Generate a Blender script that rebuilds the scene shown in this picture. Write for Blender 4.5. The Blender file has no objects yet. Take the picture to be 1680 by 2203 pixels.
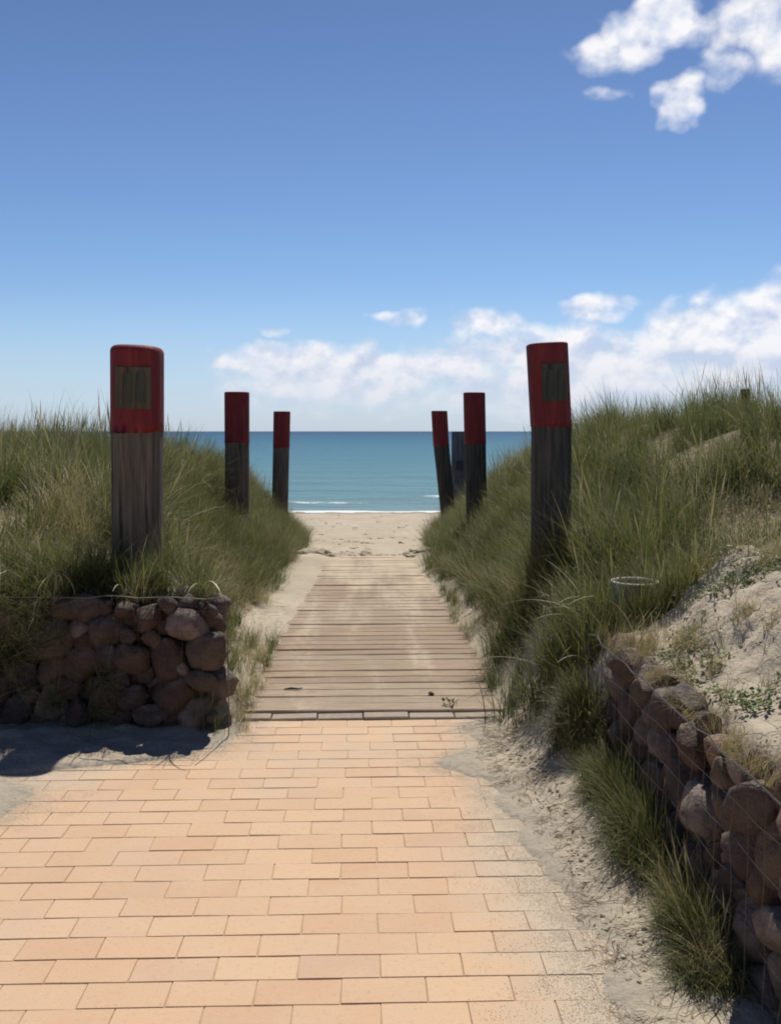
import bpy, math, random
import numpy as np
from mathutils import Vector, Matrix, Euler, noise as mn

R = math.radians
rnd = random.Random(11)
rng = np.random.default_rng(5)
scene = bpy.context.scene
COL = scene.collection

# ------------------------------------------------------------------ camera
cam_data = bpy.data.cameras.new("camera")
cam = bpy.data.objects.new("camera", cam_data)
COL.objects.link(cam)
cam.location = (0, 0, 1.5)
cam.rotation_euler = Euler((R(90 - 4.96), 0, R(-1.72)), 'XYZ')
cam_data.sensor_fit = 'VERTICAL'
cam_data.sensor_height = 24
cam_data.lens = 2000 / 2203 * 24
cam_data.clip_end = 60000
cam_data.clip_start = 0.05
scene.camera = cam

# ------------------------------------------------------------------ sun and exposure
SUN_AZ, SUN_EL = 14.0, 60.0
sd = bpy.data.lights.new("sun", 'SUN')
sd.energy = 5.0
sd.angle = R(0.53)
sd.color = (1.0, 0.95, 0.87)
sun = bpy.data.objects.new("sun", sd)
COL.objects.link(sun)
sv = Vector((math.sin(R(SUN_AZ)) * math.cos(R(SUN_EL)), math.cos(R(SUN_AZ)) * math.cos(R(SUN_EL)), math.sin(R(SUN_EL))))
sun.rotation_euler = sv.to_track_quat('Z', 'Y').to_euler()
sun.location = sv * 30
vs = scene.view_settings
vs.view_transform = 'Standard'
vs.look = 'None'
vs.exposure = 0.0
vs.gamma = 1
vs.use_curve_mapping = False
scene.cycles.filter_width = 1.9
scene.cycles.use_denoising = True
scene.cycles.max_bounces = 4
scene.cycles.diffuse_bounces = 2
scene.cycles.transparent_max_bounces = 8


# ------------------------------------------------------------------ node helper
class N:
    def __init__(self, tree):
        self.t = tree

    def node(self, typ, **kw):
        n = self.t.nodes.new(typ)
        for k, v in kw.items():
            if k == 'inp':
                for a, b in v.items():
                    self.set(n.inputs[a], b)
            else:
                setattr(n, k, v)
        return n

    def set(self, sock, v):
        if isinstance(v, bpy.types.NodeSocket):
            self.t.links.new(v, sock)
        else:
            sock.default_value = v

    def math(self, op, a, b=0.0, c=None, clamp=False):
        n = self.t.nodes.new('ShaderNodeMath')
        n.operation = op
        n.use_clamp = clamp
        self.set(n.inputs[0], a)
        self.set(n.inputs[1], b)
        if c is not None:
            self.set(n.inputs[2], c)
        return n.outputs[0]

    def rng(self, v, a, b, c=0.0, d=1.0, smooth=True):
        n = self.t.nodes.new('ShaderNodeMapRange')
        if smooth:
            n.interpolation_type = 'SMOOTHSTEP'
        self.set(n.inputs['Value'], v)
        for k, x in zip(('From Min', 'From Max', 'To Min', 'To Max'), (a, b, c, d)):
            self.set(n.inputs[k], x)
        return n.outputs[0]

    def mix(self, f, a, b, mode='MIX'):
        n = self.t.nodes.new('ShaderNodeMix')
        n.data_type = 'RGBA'
        n.blend_type = mode
        self.set(n.inputs[0], f)
        for s, v in ((n.inputs[6], a), (n.inputs[7], b)):
            if isinstance(v, tuple) and len(v) == 3:
                v = (*v, 1)
            self.set(s, v)
        return n.outputs[2]

    def noise(self, vec, scale, detail=4, rough=0.55, out='Fac', dist=0.0):
        n = self.t.nodes.new('ShaderNodeTexNoise')
        if vec is not None:
            self.set(n.inputs['Vector'], vec)
        n.inputs['Scale'].default_value = scale
        n.inputs['Detail'].default_value = detail
        n.inputs['Roughness'].default_value = rough
        n.inputs['Distortion'].default_value = dist
        return n.outputs[out]

    def ramp(self, f, stops):
        n = self.t.nodes.new('ShaderNodeValToRGB')
        self.set(n.inputs[0], f)
        el = n.color_ramp.elements
        while len(el) < len(stops):
            el.new(0.5)
        for e, (p, c) in zip(el, stops):
            e.position = p
            e.color = (*c, 1)
        return n.outputs[0]

    def mapping(self, vec, scale=(1, 1, 1), loc=(0, 0, 0)):
        n = self.t.nodes.new('ShaderNodeMapping')
        self.set(n.inputs[0], vec)
        n.inputs['Scale'].default_value = scale
        n.inputs['Location'].default_value = loc
        return n.outputs[0]


def material(name, rough=0.9, spec=0.25):
    m = bpy.data.materials.new(name)
    m.use_nodes = True
    nt = m.node_tree
    b = nt.nodes['Principled BSDF']
    b.inputs['Roughness'].default_value = rough
    b.inputs['Specular IOR Level'].default_value = spec
    return m, N(nt), b


def bump(n, b, h, strength=0.5, dist=0.02):
    k = n.node('ShaderNodeBump', inp={'Height': h, 'Strength': strength, 'Distance': dist})
    n.set(b.inputs['Normal'], k.outputs[0])


# ------------------------------------------------------------------ sky (world)
world = bpy.data.worlds.new("World")
scene.world = world
world.use_nodes = True
world.cycles.sampling_method = 'MANUAL'
world.cycles.sample_map_resolution = 512
nt = world.node_tree
nt.nodes.clear()
n = N(nt)
out = n.node('ShaderNodeOutputWorld')
bg = n.node('ShaderNodeBackground', inp={'Strength': 0.09})
nt.links.new(bg.outputs[0], out.inputs[0])
sky = n.node('ShaderNodeTexSky', sky_type='NISHITA')
sky.sun_disc = False
sky.sun_elevation = R(SUN_EL)
sky.sun_rotation = R(SUN_AZ)
sky.altitude = 0
sky.air_density = 1.0
sky.dust_density = 0.4
sky.ozone_density = 2.4
tc = n.node('ShaderNodeTexCoord')
sep = n.node('ShaderNodeSeparateXYZ', inp={0: tc.outputs['Generated']})
DEG = 180 / math.pi
az = n.math('MULTIPLY', n.math('ARCTAN2', sep.outputs[0], sep.outputs[1]), DEG)
el = n.math('MULTIPLY', n.math('ARCSINE', sep.outputs[2]), DEG)
vec = n.mapping(tc.outputs['Generated'], (1, 1, 1.3))
vec_up = n.mapping(tc.outputs['Generated'], (1, 1, 1.3), (-0.004, -0.003, 0.016))
# warp the lookup a little so the cloud outlines break up
wz = n.math('MULTIPLY_ADD', n.noise(vec, 22, 2, 0.55), 2.4, -1.2)
wz2 = n.math('MULTIPLY_ADD', n.noise(n.mapping(vec, loc=(3, 1, 5)), 26, 2, 0.55), 4.0, -2.0)
el_w = n.math('ADD', el, wz)
az_w = n.math('ADD', az, wz2)
# cloud masses: azimuth, elevation, half width, half height, weight
BLOBS = [
    (14.0, 20.7, 1.9, .95, .9), (15.8, 21.5, 1.9, 1.3, 1.1), (17.6, 22.2, 1.9, 1.5, 1.15), (19.4, 21.4, 1.8, .95, .75),
    (21.8, 21.6, 2.2, 1.6, 1.0), (23.6, 20.9, 2.4, 2.0, 1.05), (22.9, 22.8, 2.6, 1.3, .9), (25.9, 21.4, 2.2, 2.2, .9),
    (20.6, 19.3, 1.4, 1.1, .75), (18.9, 18.3, 1.5, 1.15, 1.05), (17.8, 17.4, .8, .8, .7), (14.3, 18.9, 1.2, .45, .45),
    (-5.1, 6.1, 1.4, .42, .62), (2.4, 6.6, 1.3, .45, .66), (7.4, 6.5, 2.2, .85, .85), (14.2, 7.3, 2.4, .75, .8),
    (-6.0, 4.1, 2.6, 1.2, 1.0), (-3.0, 3.8, 3.2, 1.4, 1.2), (0.6, 3.9, 3.2, 1.5, 1.2), (3.6, 3.8, 3.2, 1.4, 1.15),
    (6.4, 4.3, 2.6, 1.5, .9), (9.4, 4.6, 3.0, 1.9, 1.1), (12.3, 4.4, 3.0, 2.2, 1.2), (15.2, 3.8, 3.4, 2.2, 1.1),
    (18.2, 5.0, 2.6, 2.2, 1.0), (20.8, 6.2, 2.4, 1.8, 1.1), (23.8, 6.5, 3.0, 2.1, 1.1), (21.8, 4.0, 4.5, 3.0, 1.1),
    (-0.5, 2.6, 8, 1.7, .85), (13, 2.6, 10, 2.2, 1.0), (28, 5.0, 5.5, 3.0, 1.1)]
uv = n.node('ShaderNodeCombineXYZ', inp={0: az_w, 1: el_w}).outputs[0]
# everywhere else round the horizon and overhead: the same broken cumulus, placed by noise
gen = n.noise(n.mapping(tc.outputs['Generated'], (1, 1, 2.2), (4, 7, 2)), 3.2, 1, 0.5)
band = n.math('MAXIMUM', n.rng(el, 10.0, 4.0), n.math('MULTIPLY', n.rng(el, 24, 34), 0.45))
out_of_view = n.rng(n.math('ABSOLUTE', n.math('ADD', az, 1.0)), 24.0, 34.0)
mask = n.math('MULTIPLY_ADD', n.math('MULTIPLY', n.math('MULTIPLY_ADD', gen, 2.4, -0.35), n.math('MULTIPLY', band, out_of_view)), 1.4, -0.6)
for (a0, e0, ra, re, w) in BLOBS:
    q = n.node('ShaderNodeVectorMath', operation='MULTIPLY_ADD', inp={0: uv, 1: (1 / ra, 1 / re, 0), 2: (-a0 / ra, -e0 / re, 0)}).outputs[0]
    d = n.node('ShaderNodeVectorMath', operation='DOT_PRODUCT', inp={0: q, 1: q}).outputs['Value']
    mask = n.math('MAXIMUM', mask, n.math('MULTIPLY_ADD', d, -0.6 * w, w))
nz = n.noise(vec, 24, 5, 0.54)
nz_up = n.noise(vec_up, 24, 3, 0.54)
nzl = n.noise(n.mapping(vec, loc=(1.3, 2.2, 0.4)), 15, 3, 0.6)
dens = n.math('ADD', n.math('MULTIPLY', mask, 1.15), n.math('MULTIPLY_ADD', nz, 1.6, -1.03))
cover = n.rng(dens, -0.10, 0.95)
relief = n.math('MULTIPLY', n.math('SUBTRACT', nz, nz_up), 3.6)
bright = n.math('ADD', n.math('ADD', n.math('MULTIPLY', n.math('SUBTRACT', nzl, 0.5), 0.9), relief), 0.62, clamp=True)
low = n.rng(el, 1.0, 7.0)
cl_lit = n.mix(low, (8.6, 8.8, 9.7), (10.9, 10.8, 11.0))
cl_shade = n.mix(low, (6.8, 7.5, 9.1), (6.2, 7.1, 9.2))
cl_col = n.mix(bright, cl_shade, cl_lit)
# the sky itself: Nishita, pulled a little towards the violet blue a phone records
skyc = n.mix(1.0, sky.outputs[0], (0.82, 0.98, 1.20), 'MULTIPLY')
skyc = n.mix(n.rng(el, 6.0, 60.0, 0.0, 1.0, smooth=False), skyc, n.mix(1.0, skyc, (0.10, 0.10, 0.22), 'MULTIPLY'))
hz = n.rng(el, 0.0, 9.0, 0.55, 0.0)
skyh = n.mix(hz, skyc, (6.4, 7.7, 9.9))
cov = n.math('MULTIPLY', cover, n.rng(el, 0.0, 2.6, 0.45, 0.97))
fin = n.mix(cov, skyh, cl_col)
nt.links.new(fin, bg.inputs[0])


# ------------------------------------------------------------------ object helpers
def link(o, parent=None, **props):
    COL.objects.link(o)
    if parent is not None:
        o.parent = parent
    for k, v in props.items():
        o[k] = v
    return o


def mesh_from(name, verts, faces, mat=None, smooth=False):
    me = bpy.data.meshes.new(name)
    me.from_pydata([tuple(map(float, v)) for v in verts], [], faces)
    if mat:
        me.materials.append(mat)
    if smooth:
        me.polygons.foreach_set('use_smooth', [True] * len(me.polygons))
    me.update()
    return me


def obj(name, me, parent=None, loc=(0, 0, 0), rot=(0, 0, 0), scale=(1, 1, 1), **props):
    o = bpy.data.objects.new(name, me)
    o.location = loc
    o.rotation_euler = rot
    o.scale = scale
    return link(o, parent, **props)


def empty(name, loc=(0, 0, 0), **props):
    return obj(name, None, None, loc, **props)


def smooth(t):
    t = np.clip(t, 0, 1)
    return t * t * (3 - 2 * t)


def fbm(x, y, s, seed=0.0, octs=4):
    v = 0.0
    a = 1.0
    tot = 0
    for i in range(octs):
        v += a * mn.noise(Vector((x * s + seed, y * s - seed * 1.7, seed * 3.1 + i * 7.3)))
        tot += a
        a *= 0.5
        s *= 2.1
    return v / tot


def box_arrays(sx, sy, sz, bev=0.0):
    """A box centred on the origin; with bev, its top edges are chamfered."""
    x, y, z = sx / 2, sy / 2, sz / 2
    if not bev:
        v = [(-x, -y, -z), (x, -y, -z), (x, y, -z), (-x, y, -z), (-x, -y, z), (x, -y, z), (x, y, z), (-x, y, z)]
        f = [(0, 3, 2, 1), (4, 5, 6, 7), (0, 1, 5, 4), (1, 2, 6, 5), (2, 3, 7, 6), (3, 0, 4, 7)]
        return v, f
    b = bev
    v = [(-x, -y, -z), (x, -y, -z), (x, y, -z), (-x, y, -z),
         (-x, -y, z - b), (x, -y, z - b), (x, y, z - b), (-x, y, z - b),
         (-x + b, -y + b, z), (x - b, -y + b, z), (x - b, y - b, z), (-x + b, y - b, z)]
    f = [(0, 3, 2, 1), (8, 9, 10, 11), (0, 1, 5, 4), (1, 2, 6, 5), (2, 3, 7, 6), (3, 0, 4, 7),
         (4, 5, 9, 8), (5, 6, 10, 9), (6, 7, 11, 10), (7, 4, 8, 11)]
    return v, f


class MB:
    """Collects geometry for one mesh."""

    def __init__(self):
        self.v = []
        self.f = []

    def add(self, v, f, M=None):
        o = len(self.v)
        if M is not None:
            v = [tuple(M @ Vector(p)) for p in v]
        self.v += list(v)
        self.f += [tuple(i + o for i in q) for q in f]

    def tube(self, pts, r, k=6):
        rings = []
        pts = [Vector(p) for p in pts]
        for i, p in enumerate(pts):
            d = (pts[min(i + 1, len(pts) - 1)] - pts[max(i - 1, 0)]).normalized()
            up = Vector((0, 0, 1)) if abs(d.z) < 0.9 else Vector((1, 0, 0))
            a = d.cross(up).normalized()
            b = d.cross(a)
            rr = r[i] if isinstance(r, (list, tuple)) else r
            rings.append([p + (a * math.cos(t) + b * math.sin(t)) * rr for t in [2 * math.pi * j / k for j in range(k)]])
        v = [tuple(q) for ring in rings for q in ring]
        f = []
        for i in range(len(pts) - 1):
            for j in range(k):
                f.append((i * k + j, i * k + (j + 1) % k, (i + 1) * k + (j + 1) % k, (i + 1) * k + j))
        f.append(tuple(range(k))[::-1])
        f.append(tuple((len(pts) - 1) * k + j for j in range(k)))
        self.add(v, f)

    def mesh(self, name, mat, smooth_=False):
        return mesh_from(name, self.v, self.f, mat, smooth_)


# ------------------------------------------------------------------ materials
def coords(n, which='Object'):
    return n.node('ShaderNodeTexCoord').outputs[which]


def world_pos(n):
    return n.node('ShaderNodeNewGeometry').outputs['Position']


# sand / ground
M_SAND, n, b = material('sand', 0.95, 0.1)
P = world_pos(n)
c1 = n.noise(P, 1.7, 5, 0.6)
c2 = n.noise(P, 38, 5, 0.7)
c3 = n.noise(P, 240, 2, 0.6)
sp = n.node('ShaderNodeSeparateXYZ', inp={0: P})
col = n.ramp(c1, [(0.3, (0.38, 0.325, 0.245)), (0.7, (0.49, 0.425, 0.33))])
col = n.mix(n.rng(c2, 0.40, 0.30), col, (0.24, 0.19, 0.12))
col = n.mix(n.rng(c3, 0.36, 0.28), col, (0.17, 0.13, 0.09))
# vegetated dune soil: darker humus and litter under the grass
veg = n.node('ShaderNodeAttribute', attribute_name='veg')
soil = n.ramp(n.noise(P, 26, 5, 0.65), [(0.35, (0.07, 0.055, 0.03)), (0.5, (0.17, 0.14, 0.08)), (0.65, (0.36, 0.30, 0.20))])
col = n.mix(n.math('MULTIPLY', veg.outputs['Fac'], 0.85), col, soil)
# silty grey drift on the paving edge
sil = n.node('ShaderNodeAttribute', attribute_name='silt')
silc = n.ramp(n.noise(P, 60, 4, 0.7), [(0.3, (0.27, 0.235, 0.185)), (0.7, (0.40, 0.355, 0.285))])
col = n.mix(n.math('MULTIPLY', sil.outputs['Fac'], 0.9), col, silc)
# damp sand by the water line
wet = n.rng(n.math('ADD', sp.outputs[2], n.math('MULTIPLY', n.noise(P, 0.5, 3), 0.12)), -1.12, -1.27, 0, 0.75)
col = n.mix(wet, col, (0.19, 0.15, 0.11))
n.set(b.inputs['Base Color'], col)
n.set(b.inputs['Roughness'], n.math('SUBTRACT', 0.95, n.math('MULTIPLY', wet, 0.4)))
h = n.math('ADD', n.math('MULTIPLY', n.noise(P, 9, 4, 0.6), 1.0), n.math('MULTIPLY', c2, 0.35))
bump(n, b, h, 0.55, 0.05)

# brick pavers
M_BRICK, n, b = material('clay_paver', 0.85, 0.2)
P = world_pos(n)
oi = n.node('ShaderNodeObjectInfo')
col = n.ramp(oi.outputs['Random'], [(0.0, (0.54, 0.355, 0.225)), (0.3, (0.57, 0.385, 0.245)), (0.6, (0.585, 0.40, 0.255)),
                                    (0.86, (0.60, 0.42, 0.27)), (0.97, (0.555, 0.375, 0.25)), (1.0, (0.535, 0.365, 0.25))])
col = n.mix(n.rng(n.noise(P, 3.2, 5, 0.6), 0.42, 0.68, 0, 0.55), col, (0.58, 0.42, 0.28))
col = n.mix(n.rng(n.noise(P, 55, 5, 0.7), 0.52, 0.72, 0, 0.5), col, (0.40, 0.27, 0.18))
col = n.mix(n.rng(n.noise(P, 300, 2, 0.6), 0.60, 0.72, 0, 0.3), col, (0.30, 0.20, 0.14))
col = n.mix(n.rng(n.noise(P, 0.9, 5, 0.65), 0.45, 0.65, 0, 0.35), col, (0.47, 0.37, 0.29))
# sand dust lying on the bricks near the drifts
sx = n.node('ShaderNodeSeparateXYZ', inp={0: P})
ed = n.math('ADD', sx.outputs[0], n.math('MULTIPLY', n.noise(P, 4, 5, 0.65), 0.5))
dust = n.rng(ed, 0.52, 0.84, 0, 0.92)
far = n.rng(sx.outputs[1], 3.0, 4.8, 0, 0.35)
edl = n.math('ADD', n.math('MULTIPLY_ADD', sx.outputs[1], 0.9, n.math('MULTIPLY', sx.outputs[0], -1.0)), n.math('MULTIPLY', n.noise(P, 5, 5, 0.65), 0.6))
dust = n.math('MAXIMUM', dust, n.rng(edl, 4.75, 5.35, 0, 0.85))
dust = n.math('MAXIMUM', dust, n.math('MULTIPLY', far, n.rng(n.noise(P, 9, 4, 0.6), 0.35, 0.6)))
col = n.mix(dust, col, (0.49, 0.41, 0.315))
n.set(b.inputs['Base Color'], col)
bump(n, b, n.math('ADD', n.noise(P, 160, 4, 0.7), n.math('MULTIPLY', n.noise(P, 18, 3), 0.8)), 0.35, 0.006)

M_EDGE, n, b = material('grey_paver', 0.9, 0.15)
P = world_pos(n)
oi = n.node('ShaderNodeObjectInfo')
col = n.ramp(oi.outputs['Random'], [(0, (0.26, 0.215, 0.175)), (1, (0.36, 0.30, 0.245))])
col = n.mix(n.rng(n.noise(P, 30, 5, 0.7), 0.4, 0.65, 0, .6), col, (0.38, 0.32, 0.25))
n.set(b.inputs['Base Color'], col)
bump(n, b, n.noise(P, 120, 4, 0.7), 0.4, 0.006)

# boardwalk planks
M_PLANK, n, b = material('weathered_plank', 0.85, 0.2)
P = world_pos(n)
oi = n.node('ShaderNodeObjectInfo')
col = n.ramp(oi.outputs['Random'], [(0.0, (0.31, 0.235, 0.17)), (0.3, (0.37, 0.28, 0.20)), (0.6, (0.35, 0.285, 0.21)), (1.0, (0.41, 0.32, 0.235))])
g = n.noise(n.mapping(P, (2.0, 60, 1)), 2.2, 5, 0.65)
col = n.mix(n.rng(g, 0.4, 0.62, 0, 0.6), col, (0.20, 0.14, 0.10))
sx = n.node('ShaderNodeSeparateXYZ', inp={0: P})
# trodden sand film: two long tracks and more of it further down the walk
tr = n.noise(n.mapping(P, (2.6, 0.35, 1)), 1.5, 3, 0.5)
film = n.math('ADD', n.math('MULTIPLY', n.rng(sx.outputs[1], 5.5, 12.5), 0.75), n.math('MULTIPLY_ADD', tr, 1.9, -0.88))
film = n.math('MULTIPLY', n.rng(n.math('ADD', film, n.math('MULTIPLY_ADD', n.noise(P, 24, 5, 0.7), 0.9, -0.45)), 0.1, 0.75), 0.8)
col = n.mix(film, col, (0.53, 0.44, 0.32))
n.set(b.inputs['Base Color'], col)
bump(n, b, g, 0.4, 0.01)

# gabion stone
M_STONE, n, b = material('gabion_stone', 0.75, 0.35)
P = world_pos(n)
oi = n.node('ShaderNodeObjectInfo')
col = n.ramp(oi.outputs['Random'], [(0.0, (0.080, 0.045, 0.034)), (0.2, (0.115, 0.070, 0.050)), (0.4, (0.080, 0.060, 0.054)), (0.55, (0.14, 0.098, 0.070)),
                                    (0.72, (0.062, 0.042, 0.046)), (0.84, (0.15, 0.115, 0.098)), (0.93, (0.24, 0.19, 0.165)), (1.0, (0.26, 0.13, 0.095))])
col = n.mix(n.rng(n.noise(P, 18, 6, 0.7), 0.42, 0.66, 0, 0.6), col, (0.04, 0.028, 0.025))
col = n.mix(n.rng(n.noise(P, 70, 5, 0.7), 0.56, 0.7, 0, 0.4), col, (0.19, 0.15, 0.13))
n.set(b.inputs['Base Color'], col)
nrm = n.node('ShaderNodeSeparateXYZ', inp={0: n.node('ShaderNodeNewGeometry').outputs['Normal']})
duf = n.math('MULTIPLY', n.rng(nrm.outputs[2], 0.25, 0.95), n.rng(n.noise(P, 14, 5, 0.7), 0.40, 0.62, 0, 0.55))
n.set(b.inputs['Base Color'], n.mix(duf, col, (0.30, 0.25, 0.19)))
bump(n, b, n.math('ADD', n.noise(P, 24, 6, 0.65), n.math('MULTIPLY', n.noise(P, 120, 3), 0.35)), 1.0, 0.02)

M_WIRE, n, b = material('galvanised_wire', 0.45, 0.5)
b.inputs['Base Color'].default_value = (0.13, 0.11, 0.095, 1)
b.inputs['Metallic'].default_value = 0.6

M_METAL, n, b = material('galvanised_sheet', 0.5, 0.4)
n.set(b.inputs['Base Color'], n.mix(n.noise(world_pos(n), 22, 4), (0.14, 0.15, 0.17), (0.21, 0.22, 0.24)))
b.inputs['Metallic'].default_value = 0.25
M_RIM, n, b = material('pale_rim', 0.5, 0.4)
n.set(b.inputs['Base Color'], n.mix(n.noise(world_pos(n), 40, 4), (0.42, 0.41, 0.36), (0.60, 0.58, 0.52)))


def wood_mat(name, c0, c1, c2, scale=1.0):
    m, n, b = material(name, 0.88, 0.2)
    O = coords(n)
    g = n.noise(n.mapping(O, (16, 16, 1.0)), 2.4 * scale, 6, 0.65)
    cr = n.noise(n.mapping(O, (42, 42, 0.8), (3, 2, 1)), 1.6 * scale, 4, 0.6)
    col = n.ramp(g, [(0.32, c0), (0.5, c1), (0.68, c2)])
    col = n.mix(n.rng(cr, 0.42, 0.33, 0, 0.8), col, tuple(x * 0.25 for x in c0))
    n.set(b.inputs['Base Color'], col)
    bump(n, b, n.math('ADD', g, n.math('MULTIPLY', n.rng(cr, 0.33, 0.42), 0.7)), 0.8, 0.012)
    return m


M_LOG = wood_mat('weathered_log', (0.080, 0.066, 0.050), (0.125, 0.103, 0.08), (0.185, 0.155, 0.122))
M_LOGD = wood_mat('dark_log', (0.040, 0.039, 0.034), (0.066, 0.064, 0.055), (0.105, 0.10, 0.087))
M_LOGG = wood_mat('grey_log', (0.05, 0.06, 0.08), (0.08, 0.095, 0.12), (0.11, 0.13, 0.16))
M_PLAQ = wood_mat('plaque_wood', (0.065, 0.050, 0.042), (0.09, 0.07, 0.048), (0.12, 0.098, 0.066))
M_PLAQG = wood_mat('greenish_plaque_wood', (0.045, 0.048, 0.038), (0.065, 0.068, 0.053), (0.09, 0.09, 0.07))
M_RELIEF = wood_mat('dark_relief', (0.042, 0.047, 0.034), (0.058, 0.062, 0.046), (0.08, 0.083, 0.062))

M_RED, n, b = material('red_paint', 0.65, 0.3)
O = coords(n)
g = n.noise(n.mapping(O, (9, 9, 1.3)), 2.5, 5, 0.65)
col = n.ramp(g, [(0.3, (0.10, 0.014, 0.016)), (0.55, (0.185, 0.018, 0.020)), (0.75, (0.225, 0.040, 0.034))])
col = n.mix(n.rng(n.noise(n.mapping(O, (22, 22, 3)), 3, 5, 0.7), 0.60, 0.70, 0, 0.55), col, (0.06, 0.035, 0.035))
n.set(b.inputs['Base Color'], col)
bump(n, b, n.noise(n.mapping(O, (18, 18, 1.4)), 2.4, 6, 0.65), 0.5, 0.01)

M_DARK, n, b = material('dark_fitting', 0.6, 0.3)
b.inputs['Base Color'].default_value = (0.03, 0.035, 0.045, 1)


# grass blades
def grass_mat(name, green_a, green_b, dry, drybias):
    m, n, b = material(name, 0.55, 0.3)
    P = world_pos(n)
    at = n.node('ShaderNodeAttribute', attribute_name='tint')
    s = n.node('ShaderNodeSeparateColor', inp={0: at.outputs['Color']})
    oi = n.node('ShaderNodeObjectInfo')
    base = n.mix(s.outputs[0], green_a, green_b)
    patch = n.noise(P, 0.9, 4, 0.6)
    dr = n.math('ADD', n.math('ADD', n.math('MULTIPLY', s.outputs[1], 0.75), n.math('MULTIPLY', oi.outputs['Random'], 0.45)),
                n.math('MULTIPLY_ADD', patch, 2.3, drybias - 1.15))
    base = n.mix(n.rng(dr, 0.52, 1.0), base, dry)
    base = n.mix(n.math('MULTIPLY', s.outputs[2], 0.35), base, tuple(min(1, x * 1.6 + 0.02) for x in dry))  # sun-bleached tips
    n.set(b.inputs['Base Color'], base)
    tr = n.node('ShaderNodeBsdfTranslucent')
    n.set(tr.inputs[0], n.mix(0.5, base, (0.20, 0.26, 0.05)))
    mx = n.node('ShaderNodeMixShader')
    mx.inputs[0].default_value = 0.27
    n.t.links.new(b.outputs[0], mx.inputs[1])
    n.t.links.new(tr.outputs[0], mx.inputs[2])
    n.t.links.new(mx.outputs[0], n.t.nodes['Material Output'].inputs[0])
    return m


M_GRASS = grass_mat('marram_blade', (0.026, 0.048, 0.015), (0.070, 0.102, 0.032), (0.28, 0.23, 0.11), -0.02)
M_DRYGR = grass_mat('dry_blade', (0.11, 0.105, 0.045), (0.20, 0.17, 0.085), (0.42, 0.34, 0.19), 0.42)
M_LITTER, n, b = material('straw_litter', 0.8, 0.2)
oi = n.node('ShaderNodeObjectInfo')
n.set(b.inputs['Base Color'], n.ramp(oi.outputs['Random'], [(0, (0.12, 0.085, 0.05)), (0.35, (0.28, 0.20, 0.12)), (0.7, (0.46, 0.36, 0.23)), (1, (0.60, 0.50, 0.34))]))
M_LEAF, n, b = material('creeping_leaf', 0.5, 0.35)
oi = n.node('ShaderNodeObjectInfo')
n.set(b.inputs['Base Color'], n.ramp(oi.outputs['Random'], [(0, (0.12, 0.17, 0.05)), (1, (0.24, 0.28, 0.12))]))

# sea
M_SEA, n, b = material('sea_water', 0.16, 0.03)
P = world_pos(n)
sx = n.node('ShaderNodeSeparateXYZ', inp={0: P})
yy = n.math('ADD', sx.outputs[1], n.math('MULTIPLY_ADD', n.noise(n.mapping(P, (0.02, 0.1, 1)), 1.0, 3), 26, -13))
lg = n.math('LOGARITHM', n.math('MAXIMUM', yy, 20.0), 10.0)
col = n.ramp(n.rng(lg, 1.5, 3.2, smooth=False), [(0.0, (0.19, 0.28, 0.29)), (0.08, (0.13, 0.255, 0.29)), (0.28, (0.070, 0.20, 0.26)),
                                                 (0.6, (0.035, 0.125, 0.20)), (1.0, (0.022, 0.072, 0.135))])
foam_at = n.node('ShaderNodeAttribute', attribute_name='foam')
fn = n.noise(n.mapping(P, (1.0, 2.6, 1)), 1.6, 6, 0.72)
foam = n.rng(n.math('ADD', n.math('MULTIPLY', foam_at.outputs['Fac'], 0.95), fn), 0.80, 0.98)
col = n.mix(foam, col, (0.80, 0.82, 0.82))
n.set(b.inputs['Base Color'], col)
n.set(b.inputs['Roughness'], n.math('MULTIPLY_ADD', foam, 0.4, 0.35))
w1 = n.noise(n.mapping(P, (0.35, 1.0, 1)), 0.8, 6, 0.68)
w2 = n.noise(n.mapping(P, (0.5, 1.3, 1)), 5.0, 4, 0.6)
w0 = n.noise(n.mapping(P, (0.04, 0.16, 1)), 1.0, 4, 0.6)
hh = n.math('ADD', n.math('ADD', w1, n.math('MULTIPLY', w2, 0.25)), n.math('MULTIPLY', w0, 2.0))
bump(n, b, hh, 0.9, 0.55)


# ------------------------------------------------------------------ terrain
SEA_Z = -1.35


def wall_left_y(x):
    return 4.50 + 0.10 * np.clip(-x - 0.68, 0, 5)


def lerp(y, pts):
    return np.interp(y, [p[0] for p in pts], [p[1] for p in pts])


def base_z(y):
    # flat path, then the beach falls to and below the water
    z = np.where(y < 10.8, 0.0, -(y - 10.8) * 0.0612)
    z = np.where(y > 36, -(36 - 10.8) * 0.0612 - (y - 36) * 0.03, z)
    return np.maximum(z, -4.0)


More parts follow.
